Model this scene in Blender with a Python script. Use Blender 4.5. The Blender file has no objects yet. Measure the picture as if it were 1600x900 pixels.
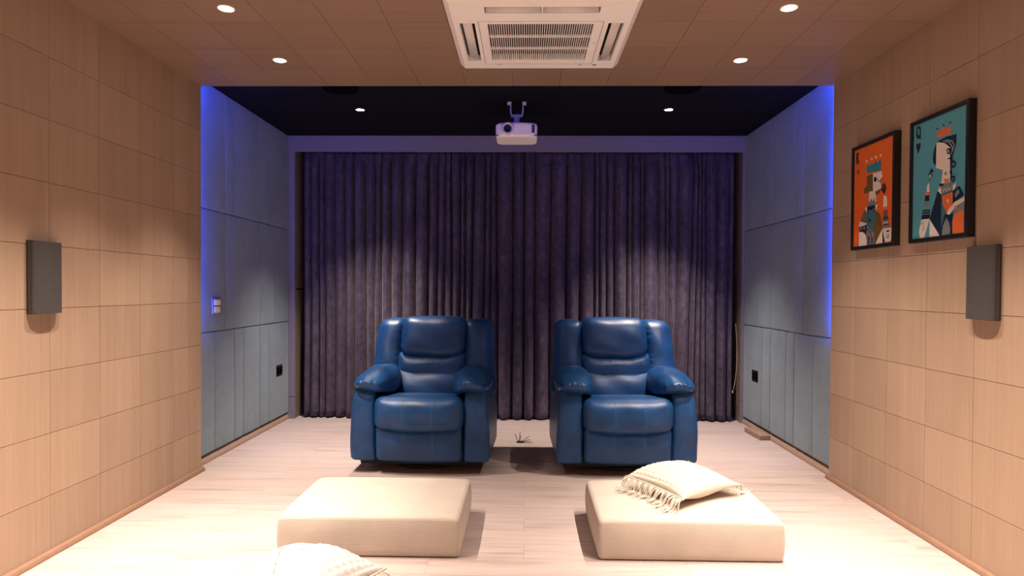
import bpy, bmesh, math, random
from mathutils import Vector, Matrix
from mathutils.geometry import tessellate_polygon
random.seed(7)
PI = math.pi
SC = bpy.context.scene
COL = SC.collection

# ------------------------------------------------------------------ materials
def nmat(name):
    m = bpy.data.materials.new(name); m.use_nodes = True
    nt = m.node_tree; nt.nodes.clear()
    out = nt.nodes.new('ShaderNodeOutputMaterial'); b = nt.nodes.new('ShaderNodeBsdfPrincipled')
    nt.links.new(b.outputs[0], out.inputs[0])
    return m, nt, b
def N(nt, t, **kw):
    n = nt.nodes.new(t)
    for k, v in kw.items(): setattr(n, k, v)
    return n
def coords(nt, scale=(1, 1, 1), kind='Object'):
    tc = N(nt, 'ShaderNodeTexCoord'); mp = N(nt, 'ShaderNodeMapping'); mp.inputs['Scale'].default_value = scale
    nt.links.new(tc.outputs[kind], mp.inputs['Vector']); return mp.outputs[0]
def noise(nt, vec, scale, detail=4, rough=.55):
    n = N(nt, 'ShaderNodeTexNoise'); n.inputs['Scale'].default_value = scale
    n.inputs['Detail'].default_value = detail; n.inputs['Roughness'].default_value = rough
    nt.links.new(vec, n.inputs['Vector']); return n.outputs['Fac']
def ramp(nt, fac, stops):
    r = N(nt, 'ShaderNodeValToRGB'); e = r.color_ramp.elements
    while len(e) < len(stops): e.new(.5)
    for i, (p, c) in enumerate(stops):
        e[i].position = p; e[i].color = (*c, 1)
    nt.links.new(fac, r.inputs[0]); return r.outputs[0]
def math_(nt, op, a, b=None):
    n = N(nt, 'ShaderNodeMath', operation=op)
    for i, v in enumerate((a, b)):
        if v is None: continue
        if isinstance(v, (int, float)): n.inputs[i].default_value = v
        else: nt.links.new(v, n.inputs[i])
    return n.outputs[0]
def mixc(nt, fac, a, b, mode='MIX'):
    n = N(nt, 'ShaderNodeMix', data_type='RGBA', blend_type=mode)
    for s, v in ((0, fac), (6, a), (7, b)):
        if isinstance(v, (int, float)): n.inputs[s].default_value = v
        elif isinstance(v, tuple): n.inputs[s].default_value = (*v, 1)
        else: nt.links.new(v, n.inputs[s])
    return n.outputs[2]
def bump(nt, b, h, strength, dist):
    n = N(nt, 'ShaderNodeBump'); n.inputs['Strength'].default_value = strength; n.inputs['Distance'].default_value = dist
    nt.links.new(h, n.inputs['Height']); nt.links.new(n.outputs[0], b.inputs['Normal'])
def plain(name, c, rough=.5, metal=0., var=.06, spec=None, sheen=0.):
    m, nt, b = nmat(name)
    v = coords(nt); f = noise(nt, v, 35, 3)
    d = tuple(max(0, x*(1-var)) for x in c); l = tuple(min(1, x*(1+var)) for x in c)
    nt.links.new(ramp(nt, f, [(.3, d), (.7, l)]), b.inputs['Base Color'])
    b.inputs['Roughness'].default_value = rough; b.inputs['Metallic'].default_value = metal
    if spec is not None: b.inputs['Specular IOR Level'].default_value = spec
    if sheen: b.inputs['Sheen Weight'].default_value = sheen
    return m
def glow(name, c, s):
    m = bpy.data.materials.new(name); m.use_nodes = True; nt = m.node_tree; nt.nodes.clear()
    o = nt.nodes.new('ShaderNodeOutputMaterial'); e = nt.nodes.new('ShaderNodeEmission')
    e.inputs[0].default_value = (*c, 1); e.inputs[1].default_value = s; nt.links.new(e.outputs[0], o.inputs[0]); return m

WOOD_D, WOOD_L = (.34, .232, .162), (.44, .305, .215)
def wood_tiles(name, grain, dark, light):
    """Veneered acoustic tiles: fine grain plus micro-grooves; every tile with its own tone (from its mesh island)."""
    m, nt, b = nmat(name)
    g = N(nt, 'ShaderNodeNewGeometry')
    v = coords(nt, grain); f1 = noise(nt, v, 1.0, 5, .6)
    v2 = coords(nt, tuple(x*.22 for x in grain)); f2 = noise(nt, v2, 1.0, 3)
    v3 = coords(nt); f3 = noise(nt, v3, 1.7, 2)
    s = math_(nt, 'ADD', math_(nt, 'MULTIPLY', f1, .45), math_(nt, 'MULTIPLY', f2, .35))
    s = math_(nt, 'ADD', s, math_(nt, 'MULTIPLY', f3, .2))
    s = math_(nt, 'ADD', s, math_(nt, 'MULTIPLY', math_(nt, 'SUBTRACT', g.outputs['Random Per Island'], .5), .16))
    nt.links.new(ramp(nt, s, [(.3, dark), (.7, light)]), b.inputs['Base Color'])
    b.inputs['Roughness'].default_value = .5; b.inputs['Specular IOR Level'].default_value = .35
    bump(nt, b, f1, .12, .002)
    return m
M = {}
M['wood'] = wood_tiles('wood_tile', (1, 90, 2.2), WOOD_D, WOOD_L)
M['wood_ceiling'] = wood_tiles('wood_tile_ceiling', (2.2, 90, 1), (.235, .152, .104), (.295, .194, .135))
M['groove'] = plain('groove_backing', (.12, .062, .042), .8)
M['skirt'] = plain('skirting_wood', (.29, .165, .108), .45)
M['skirt_pale'] = plain('skirting_tan', (.40, .27, .20), .5)
M['dark_ceiling'] = plain('black_ceiling_board', (.009, .009, .013), .95, spec=.05)
M['black'] = plain('black_plastic', (.007, .007, .009), .45)
M['matte_black'] = plain('black_void', (.002, .002, .003), .95, spec=.02)
M['white_plastic'] = plain('white_plastic', (.90, .88, .85), .38, var=.02)
M['vane'] = plain('vane_plastic', (.66, .64, .62), .4, var=.02)
M['cavity'] = plain('grille_cavity', (.03, .025, .02), .8)
M['valance'] = plain('painted_board', (.22, .205, .235), .6, var=.03)
M['jamb'] = plain('bronze_jamb', (.32, .25, .19), .4, .3)
M['steel'] = plain('silver_switch', (.55, .55, .58), .3, .8)
M['thread'] = plain('blue_thread', (.09, .2, .35), .6)
M['rubber'] = plain('black_fabric_base', (.01, .01, .011), .9)
M['speaker_grille'] = None
M['lamp_on'] = glow('lamp_on', (1, .86, .68), 60)
M['trim_white'] = plain('lamp_trim', (.75, .72, .68), .4, var=.02)
M['lens_glass'] = plain('lens_glass', (.01, .01, .015), .08, spec=.8)
M['cord'] = plain('cord', (.55, .42, .3), .7)
M['offcut'] = plain('offcut_wood', (.33, .22, .15), .55)

def floor_mat():
    m, nt, b = nmat('oak_laminate')
    tc = N(nt, 'ShaderNodeTexCoord')
    br = N(nt, 'ShaderNodeTexBrick'); br.offset = .37; br.offset_frequency = 2
    br.inputs['Scale'].default_value = 1; br.inputs['Brick Width'].default_value = 1.22; br.inputs['Row Height'].default_value = .18
    br.inputs['Mortar Size'].default_value = .0011; br.inputs['Mortar Smooth'].default_value = .1; br.inputs['Bias'].default_value = 0
    br.inputs['Color1'].default_value = (0, 0, 0, 1); br.inputs['Color2'].default_value = (1, 1, 1, 1); br.inputs['Mortar'].default_value = (.5, .5, .5, 1)
    nt.links.new(tc.outputs['Object'], br.inputs['Vector'])
    # shift the grain per plank
    sh = N(nt, 'ShaderNodeVectorMath', operation='SCALE'); sh.inputs['Scale'].default_value = 7.3
    nt.links.new(br.outputs['Color'], sh.inputs[0])
    ad = N(nt, 'ShaderNodeVectorMath', operation='ADD')
    nt.links.new(tc.outputs['Object'], ad.inputs[0]); nt.links.new(sh.outputs[0], ad.inputs[1])
    mp = N(nt, 'ShaderNodeMapping'); mp.inputs['Scale'].default_value = (1.8, 38, 1); nt.links.new(ad.outputs[0], mp.inputs[0])
    f = noise(nt, mp.outputs[0], 1.0, 6, .62)
    mp2 = N(nt, 'ShaderNodeMapping'); mp2.inputs['Scale'].default_value = (.8, 7, 1); nt.links.new(ad.outputs[0], mp2.inputs[0])
    f2 = noise(nt, mp2.outputs[0], 1.6, 3)
    s = math_(nt, 'ADD', math_(nt, 'MULTIPLY', f, .6), math_(nt, 'MULTIPLY', f2, .4))
    sep = N(nt, 'ShaderNodeSeparateColor'); nt.links.new(br.outputs['Color'], sep.inputs[0])
    s = math_(nt, 'ADD', s, math_(nt, 'MULTIPLY', math_(nt, 'SUBTRACT', sep.outputs[0], .5), .05))
    c = ramp(nt, s, [(.31, (.34, .258, .225)), (.47, (.50, .397, .365)), (.7, (.575, .468, .44))])
    c = mixc(nt, math_(nt, 'MULTIPLY', br.outputs['Fac'], .55), c, (.16, .10, .07))
    nt.links.new(c, b.inputs['Base Color'])
    b.inputs['Roughness'].default_value = .42; b.inputs['Specular IOR Level'].default_value = .35
    bump(nt, b, f, .08, .002)
    return m
M['floor'] = floor_mat()

def leather():
    m, nt, b = nmat('blue_leather')
    v = coords(nt); f = noise(nt, v, 5.5, 5, .6); g = noise(nt, v, 26, 3)
    s = math_(nt, 'ADD', math_(nt, 'MULTIPLY', f, .75), math_(nt, 'MULTIPLY', g, .25))
    nt.links.new(ramp(nt, s, [(.3, (.007, .039, .125)), (.55, (.010, .069, .22)), (.78, (.020, .110, .31))]), b.inputs['Base Color'])
    b.inputs['Roughness'].default_value = .40; b.inputs['Specular IOR Level'].default_value = .40
    vo = N(nt, 'ShaderNodeTexVoronoi'); vo.inputs['Scale'].default_value = 210; nt.links.new(v, vo.inputs['Vector'])
    h = math_(nt, 'ADD', math_(nt, 'MULTIPLY', vo.outputs['Distance'], .25), g)
    bump(nt, b, h, .12, .004)
    return m
M['leather'] = leather()

def velvet():
    m, nt, b = nmat('crushed_velvet')
    v = coords(nt, (1, 1, .6)); f = noise(nt, v, 24, 5, .65); f2 = noise(nt, v, 4, 3)
    s = math_(nt, 'ADD', math_(nt, 'MULTIPLY', f, .6), math_(nt, 'MULTIPLY', f2, .4))
    nt.links.new(ramp(nt, s, [(.33, (.042, .032, .050)), (.52, (.085, .066, .096)), (.68, (.138, .11, .154))]), b.inputs['Base Color'])
    b.inputs['Roughness'].default_value = .8; b.inputs['Specular IOR Level'].default_value = .15
    b.inputs['Sheen Weight'].default_value = .15; b.inputs['Sheen Roughness'].default_value = .4
    bump(nt, b, f, .25, .004)
    return m
M['velvet'] = velvet()

def suede(name, ribs):
    m, nt, b = nmat(name)
    v = coords(nt); f = noise(nt, v, 3.2, 4, .6); f2 = noise(nt, v, 16, 4, .7)
    s = math_(nt, 'ADD', math_(nt, 'MULTIPLY', f, .6), math_(nt, 'MULTIPLY', f2, .4))
    nt.links.new(ramp(nt, s, [(.35, (.14, .195, .25)), (.65, (.185, .25, .31))]), b.inputs['Base Color'])
    b.inputs['Roughness'].default_value = .85; b.inputs['Sheen Weight'].default_value = .25; b.inputs['Specular IOR Level'].default_value = .15
    if ribs:
        vr = coords(nt, (0, 1, 0)); w = N(nt, 'ShaderNodeTexWave', bands_direction='Y'); w.inputs['Scale'].default_value = 26
        nt.links.new(vr, w.inputs['Vector']); bump(nt, b, w.outputs['Fac'], .16, .003)
    else: bump(nt, b, f2, .12, .004)
    return m
M['suede'] = suede('blue_suede', False); M['suede_ribbed'] = suede('blue_suede_ribbed', True)

def corduroy():
    m, nt, b = nmat('cream_corduroy')
    tc = N(nt, 'ShaderNodeTexCoord'); sp = N(nt, 'ShaderNodeSeparateXYZ'); nt.links.new(tc.outputs['Object'], sp.inputs[0])
    sn = N(nt, 'ShaderNodeSeparateXYZ'); nt.links.new(tc.outputs['Normal'], sn.inputs[0])
    k = math_(nt, 'SUBTRACT', 1.0, math_(nt, 'GREATER_THAN', math_(nt, 'ABSOLUTE', sn.outputs[0]), .7))
    t = math_(nt, 'SUBTRACT', sp.outputs[2], math_(nt, 'MULTIPLY', sp.outputs[1], k))
    w = math_(nt, 'SINE', math_(nt, 'MULTIPLY', t, 2*PI/.0058))
    v = coords(nt); f = noise(nt, v, 5, 4)
    c = ramp(nt, f, [(.3, (.52, .45, .385)), (.7, (.60, .52, .45))])
    c = mixc(nt, math_(nt, 'MULTIPLY', math_(nt, 'SUBTRACT', .3, w), .16), c, (.37, .30, .24))
    nt.links.new(c, b.inputs['Base Color'])
    b.inputs['Roughness'].default_value = .9; b.inputs['Sheen Weight'].default_value = .2; b.inputs['Specular IOR Level'].default_value = .1
    bump(nt, b, w, .22, .0015)
    return m
M['corduroy'] = corduroy()

def knit(name, c1, c2):
    m, nt, b = nmat(name)
    v = coords(nt); f = noise(nt, v, 90, 3)
    nt.links.new(ramp(nt, f, [(.3, c1), (.7, c2)]), b.inputs['Base Color'])
    b.inputs['Roughness'].default_value = .95; b.inputs['Specular IOR Level'].default_value = .08
    bump(nt, b, f, .4, .003)
    return m
M['knit'] = knit('ivory_knit', (.58, .50, .42), (.70, .62, .53))
M['knit_white'] = knit('white_knit', (.54, .475, .45), (.66, .60, .57))
M['seam'] = plain('seam_cord', (.60, .50, .41), .9)

def speaker_cloth():
    m, nt, b = nmat('speaker_cloth')
    v = coords(nt); vo = N(nt, 'ShaderNodeTexVoronoi'); vo.inputs['Scale'].default_value = 520; nt.links.new(v, vo.inputs['Vector'])
    f = noise(nt, v, 120, 2)
    nt.links.new(ramp(nt, f, [(.3, (.042, .036, .035)), (.7, (.056, .048, .046))]), b.inputs['Base Color'])
    b.inputs['Roughness'].default_value = .85; bump(nt, b, vo.outputs['Distance'], .3, .002)
    return m
M['speaker_grille'] = speaker_cloth()
INK = dict(navy=(.012, .025, .055), coral=(.75, .165, .045), white=(.78, .70, .64), pale=(.35, .45, .48), tan=(.35, .25, .16), slate=(.19, .23, .25),
           teal=(.03, .25, .33), teal2=(.05, .17, .20), olive=(.16, .10, .03), peach=(.85, .55, .38), dark=(.02, .018, .02), brown=(.10, .05, .03), grey=(.14, .12, .12),
           orange=(.80, .15, .025), aqua=(.095, .35, .45))
for k, c in INK.items(): M['ink_'+k] = plain('ink_'+k, c, .45, var=.03, spec=.3)

# ------------------------------------------------------------------ mesh helpers
def link(name, me, parent=None, loc=(0, 0, 0)):
    o = bpy.data.objects.new(name, me); COL.objects.link(o); o.location = loc
    if parent is not None: o.parent = parent
    return o
def mesh(name, verts, faces, mats, parent=None, smooth=False, mi=None, loc=(0, 0, 0)):
    me = bpy.data.meshes.new(name); me.from_pydata([tuple(v) for v in verts], [], faces)
    for m in (mats if isinstance(mats, (list, tuple)) else [mats]): me.materials.append(m)
    me.polygons.foreach_set('use_smooth', [smooth]*len(me.polygons))
    if mi: me.polygons.foreach_set('material_index', mi)
    me.validate(); me.update()
    return link(name, me, parent, loc)
class B:
    """Collects verts/faces with a material index and builds one mesh object."""
    def __init__(s): s.v = []; s.f = []; s.mi = []; s.sm = []
    def add(s, v, f, mi=0, sm=False):
        o = len(s.v); s.v += [tuple(x) for x in v]; s.f += [tuple(i+o for i in q) for q in f]; s.mi += [mi]*len(f); s.sm += [sm]*len(f)
    def box(s, x0, x1, y0, y1, z0, z1, mi=0, bev=0):
        if bev:
            bm = bmesh.new(); bmesh.ops.create_cube(bm, size=1)
            for v in bm.verts: v.co = Vector(((x0+x1)/2+v.co.x*(x1-x0), (y0+y1)/2+v.co.y*(y1-y0), (z0+z1)/2+v.co.z*(z1-z0)))
            bmesh.ops.bevel(bm, geom=bm.edges[:], offset=bev, segments=3, profile=.5, affect='EDGES')
            bm.verts.index_update(); s.add([v.co for v in bm.verts], [[v.index for v in f.verts] for f in bm.faces], mi, True); bm.free(); return
        v = [(x, y, z) for x in (x0, x1) for y in (y0, y1) for z in (z0, z1)]
        s.add(v, [(0, 1, 3, 2), (4, 6, 7, 5), (0, 4, 5, 1), (2, 3, 7, 6), (0, 2, 6, 4), (1, 5, 7, 3)], mi)
    def tube(s, pts, r, n=8, mi=0, closed=False):
        P = [Vector(p) for p in pts]; L = len(P); vs = []; fs = []
        up = None
        for i, p in enumerate(P):
            a = P[(i-1) % L] if closed or i > 0 else P[i]; b = P[(i+1) % L] if closed or i < L-1 else P[i]
            t = (b-a).normalized()
            if up is None: up = Vector((0, 0, 1)) if abs(t.z) < .9 else Vector((1, 0, 0))
            e1 = t.cross(up).normalized(); e2 = e1.cross(t).normalized(); up = e2
            rr = r(i/(L-1)) if callable(r) else r
            for k in range(n):
                an = 2*PI*k/n; vs.append(p+e1*math.cos(an)*rr+e2*math.sin(an)*rr)
        for i in range(L if closed else L-1):
            j = (i+1) % L
            for k in range(n): fs.append((i*n+k, i*n+(k+1) % n, j*n+(k+1) % n, j*n+k))
        if not closed: fs.append(tuple(range(n))[::-1]); fs.append(tuple(range((L-1)*n, L*n)))
        s.add(vs, fs, mi, True)
    def lathe(s, prof, n=32, c=(0, 0, 0), axis='z', mi=0, sm=True):
        vs = []; fs = []; L = len(prof)
        for i in range(n):
            a = 2*PI*i/n
            for r, h in prof:
                p = (r*math.cos(a), r*math.sin(a), h)
                if axis == 'y': p = (p[0], p[2], p[1])
                if axis == 'x': p = (p[2], p[0], p[1])
                vs.append((p[0]+c[0], p[1]+c[1], p[2]+c[2]))
        for i in range(n):
            j = (i+1) % n
            for k in range(L-1): fs.append((i*L+k, j*L+k, j*L+k+1, i*L+k+1))
        s.add(vs, fs, mi, sm)
        s.cap = None
    def disc(s, r, n=32, c=(0, 0, 0), axis='z', mi=0):
        vs = []
        for i in range(n):
            a = 2*PI*i/n; p = (r*math.cos(a), r*math.sin(a), 0)
            if axis == 'y': p = (p[0], 0, p[1])
            vs.append((p[0]+c[0], p[1]+c[1], p[2]+c[2]))
        s.add(vs, [tuple(range(n))], mi)
    def build(s, name, mats, parent=None, loc=(0, 0, 0)):
        o = mesh(name, s.v, s.f, mats, parent, False, s.mi, loc)
        o.data.polygons.foreach_set('use_smooth', s.sm); return o
def weld(o, recalc=True):
    bm = bmesh.new(); bm.from_mesh(o.data); bmesh.ops.remove_doubles(bm, verts=bm.verts, dist=1e-5)
    if recalc: bmesh.ops.recalc_face_normals(bm, faces=bm.faces)
    bm.to_mesh(o.data); bm.free(); return o
def tag(o, label, cat, group=None, kind=None):
    o['label'] = label; o['category'] = cat
    if group: o['group'] = group
    if kind: o['kind'] = kind
    return o
def thing(name, label, cat, loc=(0, 0, 0), rz=0, group=None):
    o = bpy.data.objects.new(name, None); COL.objects.link(o); o.location = loc; o.rotation_euler = (0, 0, rz)
    o.empty_display_size = .1
    return tag(o, label, cat, group)
def struct(o):
    o['kind'] = 'structure'; return o
def dup(root, loc, label, rz=0):
    r = root.copy(); COL.objects.link(r); r.location = loc; r.rotation_euler = (0, 0, rz); r['label'] = label
    for ch in list(root.children):
        c = ch.copy(); COL.objects.link(c); c.parent = r
        for g in list(ch.children):
            d = g.copy(); COL.objects.link(d); d.parent = c
    return r

_Q = {}
def quadsphere(n):
    """Unit-cube surface grid with n x n cells per face."""
    if n in _Q: return _Q[n]
    idx = {}; vs = []; fs = []
    def vid(p):
        k = tuple(round(c*1e4) for c in p)
        if k not in idx: idx[k] = len(vs); vs.append(p)
        return idx[k]
    g = [-1+2*i/n for i in range(n+1)]
    for ax in range(3):
        for sg in (-1, 1):
            for i in range(n):
                for j in range(n):
                    q = []
                    for a, b in ((i, j), (i+1, j), (i+1, j+1), (i, j+1)):
                        p = [0, 0, 0]; p[ax] = sg; p[(ax+1) % 3] = g[a]; p[(ax+2) % 3] = g[b]; q.append(vid(tuple(p)))
                    fs.append(tuple(q) if sg > 0 else tuple(q[::-1]))
    _Q[n] = (vs, fs); return _Q[n]
def axis_cuts(h, r, m, k=4):
    """Coordinates along one axis of a rounded block: k steps through each rounded edge, m across the flat."""
    e = [r*(1-math.tan(PI/4*(1-i/k))) for i in range(k)]
    a = [-h+t for t in e]; inner = [-h+r+(2*h-2*r)*i/m for i in range(m+1)]
    return a+inner+[-t for t in a[::-1]]
def rblock(name, c, h, r, mat, parent, m=(4, 4, 4), warp=None):
    """Block of half sizes h with evenly rounded edges of radius r; warp(normalised, point) puffs it up."""
    ax = [axis_cuts(h[i], r, m[i]) for i in range(3)]; idx = {}; vs = []; fs = []
    def vid(p):
        key = tuple(round(t*1e6) for t in p)
        if key not in idx:
            idx[key] = len(vs)
            q = Vector([max(-h[i]+r, min(h[i]-r, p[i])) for i in range(3)]); d = Vector(p)-q
            w = q+d.normalized()*r if d.length > 1e-9 else Vector(p)
            u = tuple(w[i]/h[i] for i in range(3)); w = w+Vector(c)
            vs.append(warp(u, w) if warp else w)
        return idx[key]
    for a in range(3):
        b_, c_ = (a+1) % 3, (a+2) % 3
        for sg in (-1, 1):
            for i in range(len(ax[b_])-1):
                for j in range(len(ax[c_])-1):
                    q = []
                    for ii, jj in ((i, j), (i+1, j), (i+1, j+1), (i, j+1)):
                        p = [0, 0, 0]; p[a] = sg*h[a]; p[b_] = ax[b_][ii]; p[c_] = ax[c_][jj]; q.append(vid(tuple(p)))
                    fs.append(tuple(q) if sg > 0 else tuple(q[::-1]))
    return mesh(name, vs, fs, mat, parent, True)
def puff(name, c, h, e, mat, parent, n=20, warp=None, e2=None):
    """Upholstered block: superellipsoid of half sizes h about c, exponent e, then warp(normalised, point)."""
    vs, fs = quadsphere(n); out = []
    e2 = e2 or e
    for p in vs:
        x, y, z = (math.sin(t*PI/2*.96)/math.sin(PI/2*.96) for t in p)
        x, y, z = ((.5*a+.5*b) for a, b in zip((x, y, z), p))
        r = ((abs(x)**e+abs(y)**e)**(e2/e)+abs(z)**e2)**(1/e2)
        u = (x/r, y/r, z/r)
        w = Vector((c[0]+h[0]*u[0], c[1]+h[1]*u[1], c[2]+h[2]*u[2]))
        if warp: w = warp(u, w)
        out.append(w)
    return mesh(name, out, fs, mat, parent, True)
# card artwork, as flat shapes in 0..1 print coordinates
QUEEN=[('navy',[(0.055,0.176),(0.073,0.16),(0.098,0.173),(0.127,0.162),(0.148,0.178),(0.142,0.208),(0.1,0.261),(0.063,0.208)]),('coral',[(0.475,0.18),(0.457,0.118),(0.526,0.135),(0.587,0.107),(0.638,0.138),(0.709,0.109),(0.716,0.18)]),('navy',[(0.483,0.107),(0.482,0.111),(0.477,0.113),(0.471,0.114),(0.464,0.113),(0.457,0.11),(0.452,0.106),(0.451,0.102),(0.452,0.098),(0.457,0.096),(0.463,0.095),(0.47,0.096),(0.477,0.099),(0.482,0.103)]),('navy',[(0.599,0.096),(0.597,0.1),(0.593,0.102),(0.587,0.103),(0.58,0.101),(0.573,0.098),(0.569,0.095),(0.567,0.091),(0.569,0.087),(0.573,0.085),(0.579,0.084),(0.586,0.085),(0.593,0.088),(0.597,0.092)]),('navy',[(0.718,0.096),(0.716,0.1),(0.712,0.102),(0.706,0.103),(0.699,0.102),(0.693,0.099),(0.688,0.095),(0.687,0.091),(0.688,0.087),(0.692,0.085),(0.699,0.085),(0.705,0.086),(0.712,0.089),(0.716,0.092)]),('navy',[(0.459,0.208),(0.414,0.264),(0.389,0.335),(0.41,0.386),(0.46,0.411),(0.505,0.337)]),('white',[(0.456,0.215),(0.599,0.241),(0.706,0.285),(0.721,0.396),(0.729,0.498),(0.706,0.571),(0.551,0.572),(0.584,0.46),(0.454,0.428)]),('navy',[(0.476,0.209),(0.636,0.196),(0.817,0.204),(0.813,0.283),(0.769,0.354),(0.727,0.397),(0.734,0.456),(0.71,0.452),(0.706,0.293),(0.605,0.242)]),('pale',[(0.573,0.218),(0.699,0.248),(0.755,0.3),(0.733,0.376),(0.723,0.373),(0.74,0.301),(0.687,0.253),(0.573,0.224)]),('pale',[(0.617,0.215),(0.739,0.243),(0.786,0.287),(0.762,0.33),(0.753,0.328),(0.773,0.286),(0.73,0.249),(0.617,0.221)]),('navy',[(0.722,0.454),(0.754,0.513),(0.736,0.542),(0.704,0.495)]),('tan',[(0.613,0.481),(0.651,0.483),(0.652,0.509),(0.617,0.508)]),('coral',[(0.605,0.541),(0.637,0.535),(0.662,0.548),(0.687,0.536),(0.706,0.556),(0.662,0.577),(0.625,0.57)]),('white',[(0.494,0.621),(0.542,0.586),(0.582,0.653),(0.556,0.657)]),('white',[(0.75,0.609),(0.834,0.588),(0.793,0.644),(0.769,0.65)]),('slate',[(0.542,0.59),(0.761,0.577),(0.765,0.641),(0.566,0.652)]),('navy',[(0.519,0.568),(0.606,0.571),(0.593,0.591),(0.529,0.589)]),('navy',[(0.494,0.621),(0.563,0.657),(0.573,0.997),(0.544,0.999),(0.349,0.842)]),('white',[(0.35,0.845),(0.548,0.999),(0.353,1.003)]),('white',[(0.289,0.559),(0.333,0.531),(0.345,0.611),(0.283,0.611)]),('coral',[(0.269,0.609),(0.345,0.612),(0.342,0.641),(0.26,0.636)]),('navy',[(0.26,0.636),(0.338,0.641),(0.333,0.689),(0.247,0.684)]),('slate',[(0.24,0.684),(0.346,0.69),(0.347,0.731),(0.227,0.726)]),('navy',[(0.21,0.756),(0.358,0.764),(0.349,0.84),(0.191,0.837)]),('white',[(0.191,0.837),(0.349,0.842),(0.25,1.0),(0.166,0.995),(0.143,0.938)]),('navy',[(0.318,0.458),(0.374,0.418),(0.418,0.453)]),('navy',[(0.314,0.46),(0.399,0.469),(0.336,0.521)]),('white',[(0.331,0.47),(0.375,0.474),(0.339,0.506)]),('teal2',[(0.566,0.658),(0.769,0.641),(0.78,0.748),(0.674,0.826),(0.631,0.866),(0.573,0.991)]),('coral',[(0.576,0.673),(0.766,0.658),(0.768,0.759),(0.674,0.821),(0.603,0.754)]),('white',[(0.7,0.723),(0.698,0.731),(0.694,0.737),(0.688,0.739),(0.681,0.739),(0.675,0.735),(0.67,0.728),(0.669,0.721),(0.67,0.713),(0.674,0.707),(0.68,0.705),(0.687,0.705),(0.694,0.709),(0.698,0.716)]),('navy',[(0.769,0.65),(0.876,0.623),(0.96,0.703),(0.825,0.735),(0.774,0.748)]),('slate',[(0.8,0.679),(0.859,0.645),(0.889,0.674),(0.824,0.712)]),('teal2',[(0.957,0.709),(0.882,0.633),(0.924,0.677)]),('slate',[(0.781,0.82),(0.972,0.749),(0.965,0.849),(0.797,0.864)]),('white',[(0.661,0.831),(0.71,0.788),(0.813,0.743),(0.971,0.716),(0.972,0.749),(0.826,0.778),(0.73,0.83),(0.693,0.856)]),('coral',[(0.779,0.995),(0.771,0.891),(0.815,0.843),(0.892,0.821),(0.965,0.819),(0.963,0.998)]),('coral',[(0.853,0.789),(0.85,0.794),(0.843,0.798),(0.832,0.8),(0.82,0.799),(0.809,0.795),(0.802,0.79),(0.799,0.784),(0.801,0.779),(0.809,0.775),(0.82,0.774),(0.832,0.775),(0.842,0.778),(0.85,0.783)]),('navy',[(0.573,0.997),(0.578,0.921),(0.642,0.823),(0.724,0.838),(0.781,0.82),(0.768,0.898),(0.776,0.995)]),('slate',[(0.586,0.995),(0.607,0.92),(0.665,0.857),(0.719,0.905),(0.738,0.961),(0.727,0.998)])]
QUEEN_LINES=[('navy',0.016,[(0.142,0.06),(0.131,0.038),(0.102,0.025),(0.077,0.032),(0.07,0.056),(0.075,0.101),(0.09,0.119),(0.118,0.12),(0.14,0.108),(0.142,0.06)]),('navy',0.014,[(0.089,0.094),(0.125,0.112),(0.151,0.138)]),('navy',0.014,[(0.651,0.316),(0.669,0.302),(0.7,0.306),(0.713,0.331),(0.689,0.345),(0.67,0.331),(0.679,0.321)]),('navy',0.012,[(0.713,0.331),(0.732,0.357),(0.714,0.384),(0.677,0.381)]),('navy',0.016,[(0.764,0.402),(0.77,0.424),(0.806,0.425),(0.813,0.449),(0.783,0.462),(0.746,0.451)]),('navy',0.016,[(0.73,0.527),(0.749,0.565),(0.785,0.574),(0.797,0.552),(0.779,0.536),(0.754,0.542)]),('navy',0.016,[(0.751,0.357),(0.734,0.441),(0.735,0.513)]),('slate',0.008,[(0.217,0.773),(0.348,0.778)]),('slate',0.008,[(0.211,0.794),(0.349,0.799)]),('slate',0.008,[(0.192,0.879),(0.219,0.863),(0.248,0.883),(0.22,0.9),(0.255,0.917),(0.221,0.934)]),('white',0.008,[(0.581,0.612),(0.614,0.645),(0.638,0.612),(0.67,0.645),(0.694,0.613),(0.726,0.645),(0.75,0.616)])]
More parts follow.
